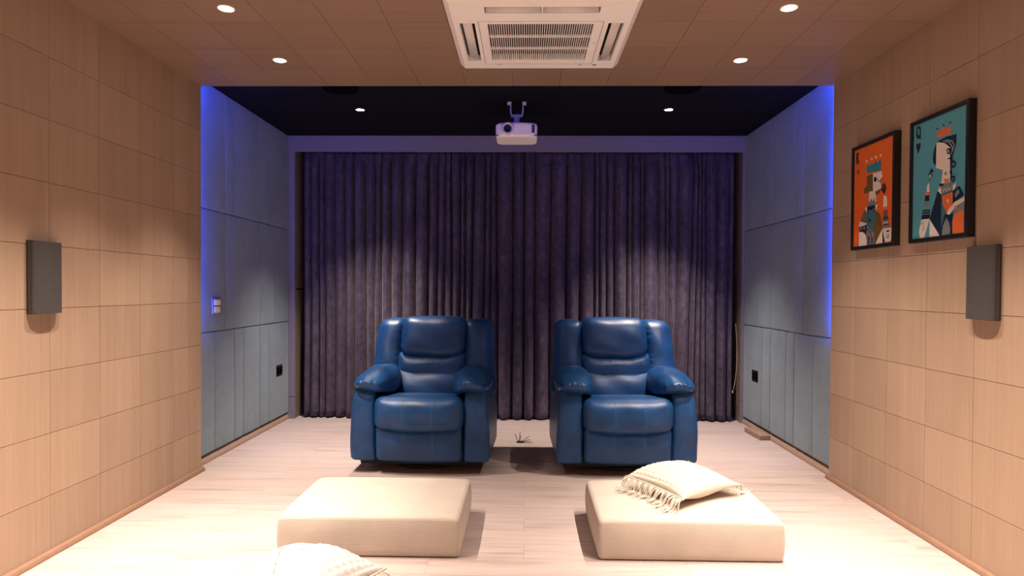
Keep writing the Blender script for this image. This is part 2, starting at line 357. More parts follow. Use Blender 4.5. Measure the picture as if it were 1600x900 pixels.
KING=[('olive',[(0.144,0.234),(0.14,0.24),(0.129,0.243),(0.112,0.244),(0.094,0.242),(0.077,0.237),(0.065,0.231),(0.061,0.224),(0.065,0.219),(0.076,0.215),(0.093,0.215),(0.112,0.217),(0.128,0.221),(0.14,0.228)]),('olive',[(0.061,0.224),(0.102,0.194),(0.148,0.235)]),('olive',[(0.086,0.238),(0.12,0.242),(0.128,0.261),(0.079,0.256)]),('teal',[(0.342,0.275),(0.331,0.181),(0.36,0.207),(0.391,0.195),(0.422,0.217),(0.46,0.177),(0.499,0.212),(0.533,0.198),(0.566,0.176),(0.604,0.204),(0.641,0.194),(0.681,0.176),(0.695,0.288)]),('peach',[(0.358,0.156),(0.356,0.162),(0.348,0.166),(0.337,0.168),(0.325,0.166),(0.314,0.162),(0.306,0.155),(0.303,0.149),(0.306,0.142),(0.313,0.138),(0.324,0.137),(0.337,0.138),(0.348,0.143),(0.355,0.149)]),('peach',[(0.486,0.151),(0.484,0.157),(0.476,0.161),(0.465,0.163),(0.453,0.161),(0.443,0.157),(0.435,0.151),(0.432,0.144),(0.435,0.138),(0.442,0.134),(0.453,0.132),(0.465,0.134),(0.476,0.138),(0.483,0.144)]),('peach',[(0.596,0.15),(0.593,0.156),(0.586,0.161),(0.576,0.162),(0.564,0.161),(0.553,0.156),(0.546,0.15),(0.543,0.144),(0.545,0.138),(0.553,0.133),(0.563,0.132),(0.575,0.133),(0.585,0.138),(0.593,0.144)]),('peach',[(0.71,0.151),(0.708,0.157),(0.701,0.161),(0.69,0.162),(0.679,0.161),(0.669,0.157),(0.661,0.151),(0.659,0.144),(0.661,0.138),(0.668,0.134),(0.678,0.133),(0.69,0.134),(0.7,0.138),(0.707,0.144)]),('olive',[(0.347,0.302),(0.509,0.301),(0.513,0.475),(0.272,0.472),(0.266,0.419),(0.341,0.399)]),('white',[(0.497,0.297),(0.717,0.3),(0.733,0.36),(0.708,0.386),(0.683,0.405),(0.721,0.463),(0.607,0.484),(0.502,0.477)]),('white',[(0.413,0.466),(0.589,0.476),(0.587,0.584),(0.393,0.575)]),('olive',[(0.562,0.483),(0.699,0.467),(0.685,0.503),(0.582,0.525)]),('dark',[(0.597,0.367),(0.594,0.378),(0.583,0.386),(0.569,0.389),(0.552,0.387),(0.536,0.381),(0.526,0.37),(0.522,0.359),(0.525,0.347),(0.535,0.339),(0.55,0.336),(0.567,0.338),(0.582,0.344),(0.593,0.355)]),('dark',[(0.615,0.357),(0.638,0.38),(0.683,0.39),(0.718,0.362),(0.729,0.366),(0.698,0.4),(0.639,0.391),(0.608,0.362)]),('brown',[(0.699,0.475),(0.735,0.432),(0.785,0.419),(0.836,0.463),(0.829,0.485)]),('dark',[(0.707,0.476),(0.829,0.485),(0.791,0.53),(0.773,0.528)]),('white',[(0.763,0.556),(0.795,0.542),(0.848,0.561),(0.857,0.652),(0.765,0.653)]),('grey',[(0.769,0.688),(0.865,0.686),(0.881,0.744),(0.767,0.744)]),('brown',[(0.767,0.744),(0.881,0.744),(0.899,0.779),(0.764,0.781)]),('slate',[(0.764,0.781),(0.899,0.779),(0.925,0.853),(0.762,0.855)]),('white',[(0.759,0.858),(0.97,0.861),(0.958,0.98),(0.917,0.992),(0.819,0.992)]),('dark',[(0.845,0.881),(0.915,0.88),(0.915,0.897),(0.845,0.896)]),('dark',[(0.916,0.936),(0.913,0.945),(0.905,0.952),(0.892,0.956),(0.878,0.955),(0.865,0.95),(0.856,0.943),(0.853,0.933),(0.856,0.924),(0.865,0.917),(0.877,0.914),(0.891,0.915),(0.904,0.919),(0.913,0.927)]),('white',[(0.906,0.933),(0.904,0.939),(0.898,0.943),(0.89,0.945),(0.88,0.944),(0.872,0.941),(0.866,0.937),(0.864,0.931),(0.865,0.926),(0.871,0.922),(0.88,0.92),(0.889,0.92),(0.897,0.923),(0.903,0.928)]),('navy',[(0.756,0.876),(0.819,0.992),(0.762,0.994)]),('white',[(0.752,0.857),(0.762,0.994),(0.586,0.996)]),('olive',[(0.578,0.668),(0.697,0.711),(0.755,0.855),(0.586,0.996),(0.541,0.994),(0.544,0.785)]),('teal2',[(0.356,0.666),(0.578,0.668),(0.573,0.743),(0.538,0.869),(0.493,0.869),(0.359,0.791)]),('navy',[(0.363,0.613),(0.577,0.612),(0.571,0.673),(0.364,0.672)]),('slate',[(0.394,0.642),(0.472,0.663),(0.547,0.639),(0.54,0.656),(0.473,0.677),(0.395,0.657)]),('dark',[(0.463,0.753),(0.46,0.761),(0.453,0.766),(0.442,0.769),(0.43,0.768),(0.42,0.764),(0.412,0.757),(0.409,0.75),(0.411,0.742),(0.419,0.736),(0.43,0.734),(0.442,0.734),(0.452,0.739),(0.46,0.745)]),('white',[(0.308,0.62),(0.362,0.61),(0.364,0.675)]),('white',[(0.577,0.609),(0.64,0.62),(0.6,0.658),(0.571,0.673)]),('slate',[(0.374,0.611),(0.4,0.55),(0.432,0.58),(0.457,0.532),(0.5,0.574),(0.537,0.533),(0.581,0.61)]),('grey',[(0.308,0.638),(0.364,0.675),(0.359,0.782),(0.183,0.768),(0.23,0.702)]),('white',[(0.159,0.773),(0.183,0.744),(0.359,0.776),(0.36,0.806),(0.164,0.8)]),('navy',[(0.164,0.803),(0.359,0.788),(0.362,0.892),(0.306,0.865),(0.173,0.849)]),('slate',[(0.192,0.802),(0.224,0.792),(0.242,0.829),(0.201,0.836)]),('slate',[(0.265,0.794),(0.312,0.794),(0.321,0.836),(0.274,0.831)]),('white',[(0.157,0.855),(0.258,0.857),(0.331,0.893),(0.364,0.951),(0.365,1.005),(0.157,1.003)]),('slate',[(0.359,0.791),(0.493,0.866),(0.546,0.901),(0.541,0.997),(0.369,0.999)]),('brown',[(0.36,0.818),(0.47,0.871),(0.51,0.943),(0.495,0.945),(0.447,0.879),(0.361,0.836)]),('navy',[(0.401,0.894),(0.448,0.926),(0.434,0.99),(0.404,0.991)]),('navy',[(0.486,0.913),(0.524,0.929),(0.518,0.987),(0.488,0.989)])]
KING_LINES=[('dark',0.017,[(0.068,0.031),(0.071,0.149)]),('dark',0.015,[(0.122,0.032),(0.078,0.091)]),('dark',0.015,[(0.082,0.081),(0.133,0.152)]),('white',0.008,[(0.786,0.805),(0.892,0.806)]),('dark',0.008,[(0.787,0.828),(0.907,0.827)]),('teal2',0.01,[(0.694,0.247),(0.685,0.191)])]
# ------------------------------------------------------------------ the room
H_CAM = 1.295
XL, XR = -2.28, 2.108           # faces of the tiled walls
BL, BR = -2.345, 2.135          # faces of the padded walls
Y0, YE = -.7, 4.455             # room behind the camera .. end of the tiled walls
YB = 6.29                       # back wall face
ZC, ZD = 2.705, 2.80            # tiled ceiling, dark ceiling
YA = 6.75                       # back of the window alcove

o = B(); o.box(-2.75, 2.55, Y0-.3, YA+.1, -.12, 0); struct(o.build('floor', M['floor']))

def tile_wall(name, x, sgn, ycols):
    """Tile faces 4 mm proud of a dark backing with 3 mm gaps between them."""
    b = B()
    b.box(min(x-sgn*.005, x-sgn*.06), max(x-sgn*.005, x-sgn*.06), Y0, YE-.002, 0, ZC+.06, 1)
    zs = [0.0]+[2.6916-.3*k for k in range(8, 0, -1)]+[ZC+.05]
    for i in range(len(ycols)-1):
        for j in range(len(zs)-1):
            g = .0012; a0, a1 = ycols[i]+g, ycols[i+1]-g; c0, c1 = zs[j]+g, zs[j+1]-g
            if i == len(ycols)-2: a1 = YE
            xx = sorted((x, x-sgn*.006)); b.box(xx[0], xx[1], a0, a1, c0, c1, 0)
    return struct(b.build(name, [M['wood'], M['groove']]))
TW = .3605
ycl = [3.021+TW*k for k in range(-10, 4)]; ycl = [Y0]+[y for y in ycl if y > Y0+.05]+[YE-.16, YE]
ycl = sorted(set(round(y, 4) for y in ycl if y <= YE))
tile_wall('wall_left', XL, 1, ycl)
ycr = [3.045+TW*k for k in range(-10, 4)]; ycr = sorted(set([Y0]+[y for y in ycr if y > Y0+.05]+[YE]))
tile_wall('wall_right', XR, -1, ycr)

b = B()                                            # tiled ceiling, same depth rows as the walls
b.box(XL-.06, XR+.06, Y0, YE-.002, ZC+.005, ZC+.06, 1)
xs = [-.4165+.3208*k for k in range(-7, 9)]; xs = [XL]+[x for x in xs if XL+.03 < x < XR-.03]+[XR]
yc = [3.033+TW*k for k in range(-10, 4)]; yc = [Y0]+[y for y in yc if y > Y0+.05]+[YE]
for i in range(len(xs)-1):
    for j in range(len(yc)-1):
        g = .0011; b.box(xs[i]+g, xs[i+1]-g, yc[j]+g, yc[j+1]-(g if j < len(yc)-2 else 0), ZC, ZC+.006, 0)
struct(b.build('ceiling', [M['wood_ceiling'], M['groove']]))
b = B(); b.box(-2.75, 2.55, YE-.3, YA+.1, ZD, ZD+.12)
for x in [-2.2+.61*k for k in range(8)]: b.box(x-.0012, x+.0012, YE, YB, ZD-.0006, ZD, 1)
for y in (4.95, 5.56, 6.17): b.box(BL, BR, y-.0012, y+.0012, ZD-.0006, ZD, 1)
struct(b.build('ceiling_rear', [M['dark_ceiling'], M['matte_black']]))
b = B(); b.box(-2.75, 2.55, Y0-.15, Y0, 0, ZC+.06); struct(b.build('wall_front', M['wood']))

# padded walls: backing plus upholstered panels
def padded(name, x, sgn):
    b = B(); xx = sorted((x-sgn*.03, x-sgn*.15)); b.box(xx[0], xx[1], YE-.3, YA+.1, 0, ZD)
    w = struct(b.build(name, M['groove']))
    low = [4.47, 4.78, 5.11, 5.27, 5.60, 5.79, YB]; rib_low = (2, 4)
    mid = [4.47, 4.955, 5.607, 5.94, YB]; rib_mid = ()
    top = [4.47, 4.95, 5.105, 5.597, 5.77, YB]; rib_top = (1, 3)
    for z0, z1, cuts, ribs in ((.062, .964, low, rib_low), (.964, 1.874, mid, rib_mid), (1.874, ZD, top, rib_top)):
        for i in range(len(cuts)-1):
            y0, y1 = cuts[i], cuts[i+1]; cy, cz = (y0+y1)/2, (z0+z1)/2
            ins = 3.4*min(1, .3/(y1-y0))
            def warp(u, p, s=sgn): p.x += s*.004*(1-u[1]**4)*(1-u[2]**8)*max(0, u[0]*s); return p
            rblock('padded_panel', (x-sgn*.015, cy, cz), (.0165, (y1-y0)/2-.0008, (z1-z0)/2-.0012), .0115, M['suede_ribbed'] if i in ribs else M['suede'], w, (1, 6, 10), warp)
    return w
padded('wall_left_rear', BL, 1); padded('wall_right_rear', BR, -1)

# back wall: valance board and narrow uprights round the curtain alcove
OX0, OX1, OZ = -2.283, 2.112, 2.645
b = B()
b.box(BL-.03, -.081, YB, YB+.03, OZ, ZD); b.box(-.0775, BR+.03, YB, YB+.03, OZ, ZD)
b.box(BL-.03, OX0, YB, YB+.03, .22, OZ); b.box(OX1, BR+.03, YB, YB+.03, .22, OZ)
b.box(BL-.03, OX0, YB-.002, YB+.03, 0, .215); b.box(OX1, BR+.03, YB-.002, YB+.03, 0, .215)
b.box(-.081, -.0775, YB+.004, YB+.03, OZ, ZD)
struct(b.build('wall_back', M['valance']))
b = B()
b.box(OX0-.03, OX0, YB+.03, YA, 0, 1.28); b.box(OX0-.03, OX0, YB+.03, YA, 1.292, OZ+.1); b.box(OX0-.035, OX0-.006, YB+.03, YA, 1.27, 1.30, 1)
struct(b.build('trim_1', [M['jamb'], M['matte_black']]))
b = B(); b.box(OX1, OX1+.03, YB+.03, YA, 0, OZ+.1); struct(b.build('trim_2', M['jamb']))
b = B(); b.box(-2.75, 2.55, YA, YA+.1, 0, ZD); struct(b.build('wall_alcove', M['matte_black']))

def skirting(name, x, sgn, y0, y1, h, d, mat):
    prof = [(0, 0), (d, 0), (d, h*.35), (d*.75, h*.75), (d*.35, h), (0, h)]
    vs = []; n = len(prof)
    for y in (y0, y1):
        for px, pz in prof: vs.append((x+sgn*px, y, pz))
    fs = [tuple(range(n)), tuple(range(n, 2*n))[::-1]]+[(i, (i+1) % n, n+(i+1) % n, n+i) for i in range(n)]
    return struct(weld(mesh(name, vs, fs, mat)))
skirting('baseboard_left', XL, 1, Y0, YE+.012, .030, .022, M['skirt'])
skirting('baseboard_right', XR, -1, Y0, YE+.012, .030, .022, M['skirt'])
skirting('baseboard_left_rear', BL-.03, 1, YE-.1, YB-.002, .052, .036, M['skirt_pale'])
skirting('baseboard_right_rear', BR+.03, -1, YE-.1, YB-.002, .052, .036, M['skirt_pale'])

# ------------------------------------------------------------------ curtains
def curtain(name, x0, x1, label, seed):
    rnd = random.Random(seed)
    folds = []; x = x0
    while x < x1-.03:
        w = rnd.choice((.05, .06, .075, .09, .11, .135, .165))*rnd.uniform(.85, 1.15)
        if x1-x-w < .05: w = x1-x
        folds.append((x, min(w, x1-x), rnd.uniform(.6, 1.0), rnd.uniform(-.02, .02), rnd.uniform(-.6, .6))); x += w
    zt, zb = OZ+.035, .022
    zs = [zb+(zt-zb)*j/46 for j in range(47)]
    vs = []; cols = 0; rows = []
    for z in zs:
        t = (z-zb)/(zt-zb); row = []
        head = min(1, max(0, (t-.93)/.07))
        for k, (fx, fw, am, ph, sk) in enumerate(folds):
            nxt = folds[k+1][3] if k+1 < len(folds) else 0
            drift0 = ph*math.sin(2.2*t+fx*3)*(1-head) if k > 0 else 0
            drift1 = (nxt*math.sin(2.2*t+(fx+fw)*3)*(1-head)) if k+1 < len(folds) else 0
            for i in range(10):
                s = i/10
                xx = fx+drift0+s*(fw+drift1-drift0)
                s2 = s+.10*sk*math.sin(PI*s)
                d = math.sin(PI*s2)**.95*(.35+.65*am)*min(.115, .04+fw*.65)
                d = d*(1-.72*head)+head*.010*math.sin(xx*190)
                if i == 0: d = -.03*(1-head)
                row.append((xx, YB+.115-d+.006*math.sin(5*t+fx*9), z-(.010*am if z == zb else 0)))
        row.append((x1, YB+.115, z)); rows.append(row)
    n = len(rows[0]); vs = [p for r in rows for p in r]
    fs = [(j*n+i, j*n+i+1, (j+1)*n+i+1, (j+1)*n+i) for j in range(len(rows)-1) for i in range(n-1)]
    o = mesh(name, vs, fs, M['velvet'], None, True)
    so = o.modifiers.new('thickness', 'SOLIDIFY'); so.thickness = .003; so.offset = 1
    return tag(o, label, 'curtain', 'velvet curtains over the back wall')
curtain('curtain', -2.222, -.02, 'dusky purple velvet curtain half hanging behind the recliner near the light switch', 3)
curtain('curtain', -.012, 2.055, 'dusky purple velvet curtain half hanging behind the recliner near the cushioned ottoman', 11)
b = B(); pts = []
for i in range(30):
    t = i/29; pts.append((2.065+.02*math.sin(PI*t)-.018*t**6, YB+.03+.01*math.sin(3*t), .97-.66*t))
b.tube(pts, .0022, 6); b.tube([(2.047, YB+.04, .31), (2.047, YB+.04, .285)], .007, 8)
tag(b.build('pull_cord', M['cord']), 'thin beige pull cord hanging at the outer edge of the curtain', 'cord')

# ------------------------------------------------------------------ recliners
def recliner(label):
    r = thing('recliner', label, 'armchair', (0, 0, 0), 0, 'blue leather recliners')
    Lm = M['leather']
    by = lambda z: .40+.37*(z-.5)              # front surface of the back cushions
    b = B(); b.lathe([(0, 0), (.27, 0), (.275, .012), (.26, .03), (.05, .04), (.05, .09), (0, .09)], 40, (0, .40, 0))
    b.build('swivel_base', M['black'], r)
    b = B(); b.box(-.43, .43, .035, .76, .055, .16, 0, .01); b.build('underframe', M['rubber'], r)  # black underframe, enlarged to fill and deepen the shade under the chair
    # footrest
    def fw(u, p):
        k = max(0, -u[1]); p.y -= .030*(1-abs(u[0])**4)*(1-abs(u[2])**2.5)*k
        p.z -= .020*(1-u[0]**2)*(1 if u[2] > 0 else .55)*abs(u[2])
        p.y += .022*max(0, -u[2])*k
        p.y += .0018*k*math.sin(p.x*31+p.z*17)
        return p
    fr = rblock('footrest', (0, .03, .222), (.302, .085, .128), .034, Lm, r, (24, 5, 12), fw)
    # seat cushion
    def sw(u, p):
        k = max(0, -u[1])
        p.y -= .042*(1-u[0]**4)*k*(1-abs(u[2]+.1)**2.2)
        if u[2] < 0: p.z -= .030*(1-u[0]**2)*k*abs(u[2])
        else: p.z += (.014*(1-u[0]**4)*(1-.5*abs(u[1]))-.055*((u[1]+1)/2)**1.3)*u[2]
        p.z += .003*math.sin(34*p.x+11*p.y)*max(0, u[2])*abs(u[0])
        p.y += .002*k*math.sin(p.x*27+p.z*20)
        return p
    st = rblock('seat', (0, .20, .430), (.312, .275, .112), .058, Lm, r, (28, 16, 8), sw)
    # double stitch lines following seat and footrest fronts
    def front(o, x, z0, z1, n=24):
        me = o.data; pts = []
        bm = bmesh.new(); bm.from_mesh(me)
        from mathutils.bvhtree import BVHTree
        t = BVHTree.FromBMesh(bm)
        for i in range(n+1):
            z = z0+(z1-z0)*i/n
            hit = t.ray_cast(Vector((x, -1, z)), Vector((0, 1, 0)))
            if hit[0]: pts.append(hit[0]-Vector((0, .0006, 0)))
        bm.free(); return pts
    for o, z0, z1 in ((st, .36, .565), (fr, .125, .335)):
        for x in (-.104, -.092, .096, .108):
            b = B(); b.tube(front(o, x, z0, z1), .0010, 5); b.build('stitching', M['thread'], o)
    # back: rear shell and three stacked cushions
    def shell(u, p):
        p.y += .37*(p.z-.5); return p
    rblock('back_shell', (0, .58, .585), (.425, .095, .440), .06, Lm, r, (10, 3, 10), shell)
    def backc(zc, hz, hx, hy, dy, rad, sagt, sagb, wr, bul):
        def w(u, p):
            p.y += .37*(p.z-.5)
            s = sagb if u[2] < 0 else sagt
            p.z -= s*(1-u[0]**2)*abs(u[2])
            f = max(0, -u[1])
            p.y -= bul*f*(1-u[0]**4)*(1-abs(u[2])**2.5)
            if wr: p.y += wr*f*math.sin(p.x*150+3*math.sin(p.x*37))*max(0, abs(u[2])-.15)*math.exp(-(u[0]/.5)**2)
            p.z += .004*math.sin(p.x*23+p.z*11)*f
            p.y += .003*f*math.sin(p.x*13+p.z*29+zc*7)
            e = math.exp(-((1-abs(u[0]))/.10)**2)*f; p.y += .002*e*math.sin(p.z*190+3*math.sin(p.z*40))
            return p
        return rblock('back_cushion', (0, .40+hy+dy, zc), (hx, hy, hz), rad, Lm, r, (44, 5, 26), w)
    backc(.570, .150, .283, .09, -.022, .055, .030, 0, 0, .055)
    backc(.725, .094, .266, .09, -.030, .052, .030, .040, .007, .03)
    backc(.928, .142, .250, .115, -.062, .062, -.008, .036, 0, .032)
    # side wings of the back
    for s in (-1, 1):
        def ww(u, p, s=s):
            o_ = max(0, u[0]*s); inn = max(0, -u[0]*s); f = max(0, -u[1])
            p.z -= .022*o_**2*max(0, u[2])**2
            p.y += .37*(p.z-.5)
            p.x += s*(.040*max(0, -u[2])-.014*max(0, u[2])**2)*o_
            p.y -= .042*f*(1-u[0]**2)*(1-u[2]**4)-.018*f*o_**2
            g = math.exp(-((1-inn)/.30)**2)
            p.y += .0045*g*math.sin(p.z*150+2*math.sin(p.z*31))*f
            p.x += s*.003*g*math.sin(p.z*140)*f
            p.y += .004*f*math.sin(p.z*21+p.x*14)
            return p
        rblock('back_wing', (s*.352, .535, .768), (.116, .125, .288), .058, Lm, r, (12, 6, 60), ww)
    # arms: upright panel and pillow pad
    for s in (-1, 1):
        def aw(u, p, s=s):
            out = max(0, u[0]*s); inn = max(0, -u[0]*s); t = (p.z-.09)/.56
            p.x += s*out*(.036*math.sin(PI*min(1, max(0, .95*(1-t)+.05))*.62)-.004)
            p.x -= s*inn*.010*(1-t)
            f = max(0, -u[1]); p.y += .09*f*max(0, t-.66)/.34*max(0, t-.66)/.34-.014*f*math.sin(PI*min(1, max(0, t)))
            p.y -= .06*max(0, u[1])*(1-t)
            p.y -= .010*f*(1-u[0]**2)
            p.x += .0015*math.sin(p.z*24+p.y*9)
            return p
        rblock('arm_panel', (s*.388, .385, .357), (.072, .395, .270), .026, Lm, r, (6, 20, 20), aw)
        def pw(u, p, s=s):
            o_ = max(0, u[0]*s); inn = max(0, -u[0]*s); f = max(0, -u[1])
            p.z -= .050*o_**2*(1 if u[2] > 0 else .15)+.055*inn**2*(1 if u[2] < 0 else .5)
            p.z += .004*u[1]
            p.z -= .050*f**3*max(0, u[2])-.016*f**2*max(0, -u[2])
            p.x += s*.016*f
            g = math.exp(-((u[2]-.12)/.30)**2)*f**.5
            p.y += .0045*g*math.sin(p.x*165+5*p.z+2*math.sin(p.x*30))*(1-u[0]**4)
            p.z += .0025*g*math.sin(p.x*165+1)
            g2 = math.exp(-((u[2]+.2)/.3)**2)*abs(u[0])
            p.x += s*.004*g2*math.sin(p.y*110)
            p.z += .004*math.sin(p.y*19+p.x*25)
            return p
        puff('arm_pad', (s*.348, .250, .640), (.136, .302, .088), 2.9, Lm, r, 44, pw, 2.6)
    # hem seam along the bottom edge of the arms (piping)
    return r
proto = recliner('blue leather recliner standing behind the empty cream ottoman')
proto.location = (-.735, 4.45, 0); proto.rotation_euler = (0, 0, -.03)
dup(proto, (.715, 4.45, 0), 'blue leather recliner standing behind the ottoman with the fringed cushion', .03)

# ------------------------------------------------------------------ ottomans
def ottoman_mesh():
    def w(u, p):
        for a in (0, 1): p[a] += math.copysign(.016, u[a])*abs(u[a])**6*.8*(1-u[2]**2)*(1-.5*abs(u[1-a])**4)
        if u[2] > 0: p.z += .012*(1-u[0]**2)*(1-u[1]**2)-.010*abs(u[0]*u[1])**8
        return p
    return rblock('ottoman', (0, 0, .100), (.440, .322, .100), .020, M['corduroy'], None, (24, 18, 8), w)
ot = ottoman_mesh(); ot.location = (-.752, 3.375, .0)
tag(ot, 'low cream corduroy ottoman with a bare top', 'ottoman', 'cream corduroy floor ottomans')
o2 = ot.copy(); COL.objects.link(o2); o2.location = (.800, 3.375, 0)
o2['label'] = 'low cream corduroy ottoman with a fringed cushion lying on top'

# ------------------------------------------------------------------ cushions
def cushion(name, label, loc, rz, tilt, side, thick, mat, seed, fringe_drop, floor_z):
    """Pillow with a woven half, plain half with seams, and knotted fringe along two opposite edges (local +-x)."""
    rnd = random.Random(seed)
    r = thing(name, label, 'cushion', loc, 0, 'fringed knit cushions'); r.rotation_euler = (tilt[0], tilt[1], rz)
    n = 96; a = side/2; vs = []; fs = []
    def height(u, v):
        e = max(0, (1-abs(u)**2.2)*(1-abs(v)**2.2)); return thick/2*e**.55
    def pull(u, v):                            # edges pulled in between the corners
        return (u*a*(1-.07*(1-v*v)*abs(u)**2), v*a*(1-.07*(1-u*u)*abs(v)**2))
    for sg in (1, -1):
        for j in range(n+1):
            for i in range(n+1):
                u, v = -1+2*i/n, -1+2*j/n; x, y = pull(u, v); z = height(u, v)*(sg if sg > 0 else -.7)
                edge = min(1, (1-max(abs(u), abs(v)))*12)
                if sg > 0:
                    if u < .15: z += edge*.009*(abs(math.sin(u*24))*abs(math.sin(v*24+(int((u+2)*24/PI) % 2)*PI/2)))**.7
                    else: z += edge*.0015*math.sin(u*70)
                    for k in (0.62, .74): 
                        d = abs(u-k-.05*math.sin(3*v)); z -= edge*.005*math.exp(-(d/.02)**2)*(1 if v < .2 else 0)
                z += .004*math.sin(5*u+3*v+seed)*edge
                vs.append((x, y, z))
    m = (n+1)**2
    for j in range(n):
        for i in range(n):
            q = (j*(n+1)+i, j*(n+1)+i+1, (j+1)*(n+1)+i+1, (j+1)*(n+1)+i); fs.append(q); fs.append(tuple(m+t for t in q[::-1]))
    c = weld(mesh('cover', vs, fs, mat, r, True))
    b = B()                                     # diagonal seams crossing on the top face
    for s in (-1, 1):
        pts = []
        for i in range(-12, 13):
            u = .28+.46*i/12; v = s*.46*i/12; x, y = pull(u, v); pts.append((x, y, height(u, v)+.0062))
        b.tube(pts, .0014, 5)
    b.build('seam', M['seam'], c)
    for su in (-1, 1):
        b = B(); pts = []
        for i in range(41):
            v = -1+2*i/40; x, y = pull(su, v); pts.append((x+su*.002, y, 0))
        b.tube(pts, .0055, 6); b.build('edge_cord', M['seam'], c)
        b = B()
        for i in range(64):
            v = -.98+1.96*i/63+rnd.uniform(-.01, .01); x, y = pull(su, v)
            L = rnd.uniform(.075, .105); dx = rnd.uniform(-.012, .012); out = rnd.uniform(.35, .75); drop = fringe_drop
            P = []
            for k in range(9):
                t = k/8
                px = x+su*L*(out*t+.15*math.sin(PI*t)); pz = -L*(.2*t+.9*t*t)*drop
                zmin = floor_z+.004+rnd.uniform(0, .003)
                if pz < zmin: px += su*(zmin-pz)*.7; pz = zmin
                P.append((px, y+dx*t+.004*math.sin(7*t+i), pz))
            b.tube(P, lambda t: .0030*(1-.35*t), 5)
        b.build('fringe', mat, r)
    return r
cushion('cushion', 'ivory knit cushion with fringe lying on the ottoman', (.850, 3.455, .271), 33*PI/180, (.03, -.02), .42, .165, M['knit'], 2, 1.0, -.050)
cushion('cushion', 'pinkish white knit cushion on the floor before the bare ottoman', (-.93, 2.55, .098), 148*PI/180, (-.09, .04), .52, .235, M['knit_white'], 5, 1.0, -.085)

# ------------------------------------------------------------------ floor odds and ends
b = B(); rnd = random.Random(4)
b.box(-.03, .03, -.02, .02, 0, .010, 0, .003)
for (x, y, dx, dy, h) in ((-.03, 0, -.035, 0, .085), (-.012, .01, .008, .01, .10), (-.004, -.01, .012, -.01, .075), (.02, 0, .10, -.03, .03), (.03, -.01, .12, -.07, .012), (.02, .015, .09, .03, .05)):
    P = [(.7*(x+dx*t), .7*(y+dy*t), .006+.8*h*t*(1.15-.15*t)) for t in [k/8 for k in range(9)]]; b.tube(P, .0028, 6)
tag(b.build('cable_bundle', M['black'], None, (-.035, 5.40, 0)), 'black cable ends sticking up from the floor between the recliners', 'cable')
b = B(); b.box(-.045, .045, -.17, .17, 0, .042, 0, .003)
o = b.build('wood_offcut', M['offcut'], None, (2.075, 5.74, 0)); o.rotation_euler = (0, 0, .06)
tag(o, 'short brown timber offcut lying by the skirting of the padded wall', 'wood block')

# ------------------------------------------------------------------ wall fittings
def on_wall_speaker(x, sgn, label):
    t = thing('wall_speaker', label, 'speaker', (x, 2.970, 1.338), 0, 'slim wall speakers')
    n = 14; prof = [(0, -.092), (.014, -.096)]
    for i in range(n+1):
        a = PI*i/n; prof.append((.016+.030*math.sin(a)**.55, -.094*math.cos(a)))
    prof += [(.014, .096), (0, .092)]
    k = len(prof); vs = []
    for z in (-.168, .168):
        for d, y in prof: vs.append((sgn*d, y, z))
    fs = [tuple(range(k)), tuple(range(k, 2*k))[::-1]]+[(i, i+1, k+i+1, k+i) for i in range(k-1)]+[(k-1, 0, k, 2*k-1)]
    weld(mesh('cloth_front', vs, fs, M['speaker_grille'], t))
    x0, x1 = sorted((0, sgn*.015))
    for z in (-.1705, .166):
        b = B(); b.box(x0, x1, -.088, .088, z, z+.0045); b.build('end_cap', M['black'], t)
    return t
on_wall_speaker(XL, 1, 'slim charcoal wall speaker on the bare tiled wall without pictures')
on_wall_speaker(XR, -1, 'slim charcoal wall speaker below the teal queen picture')

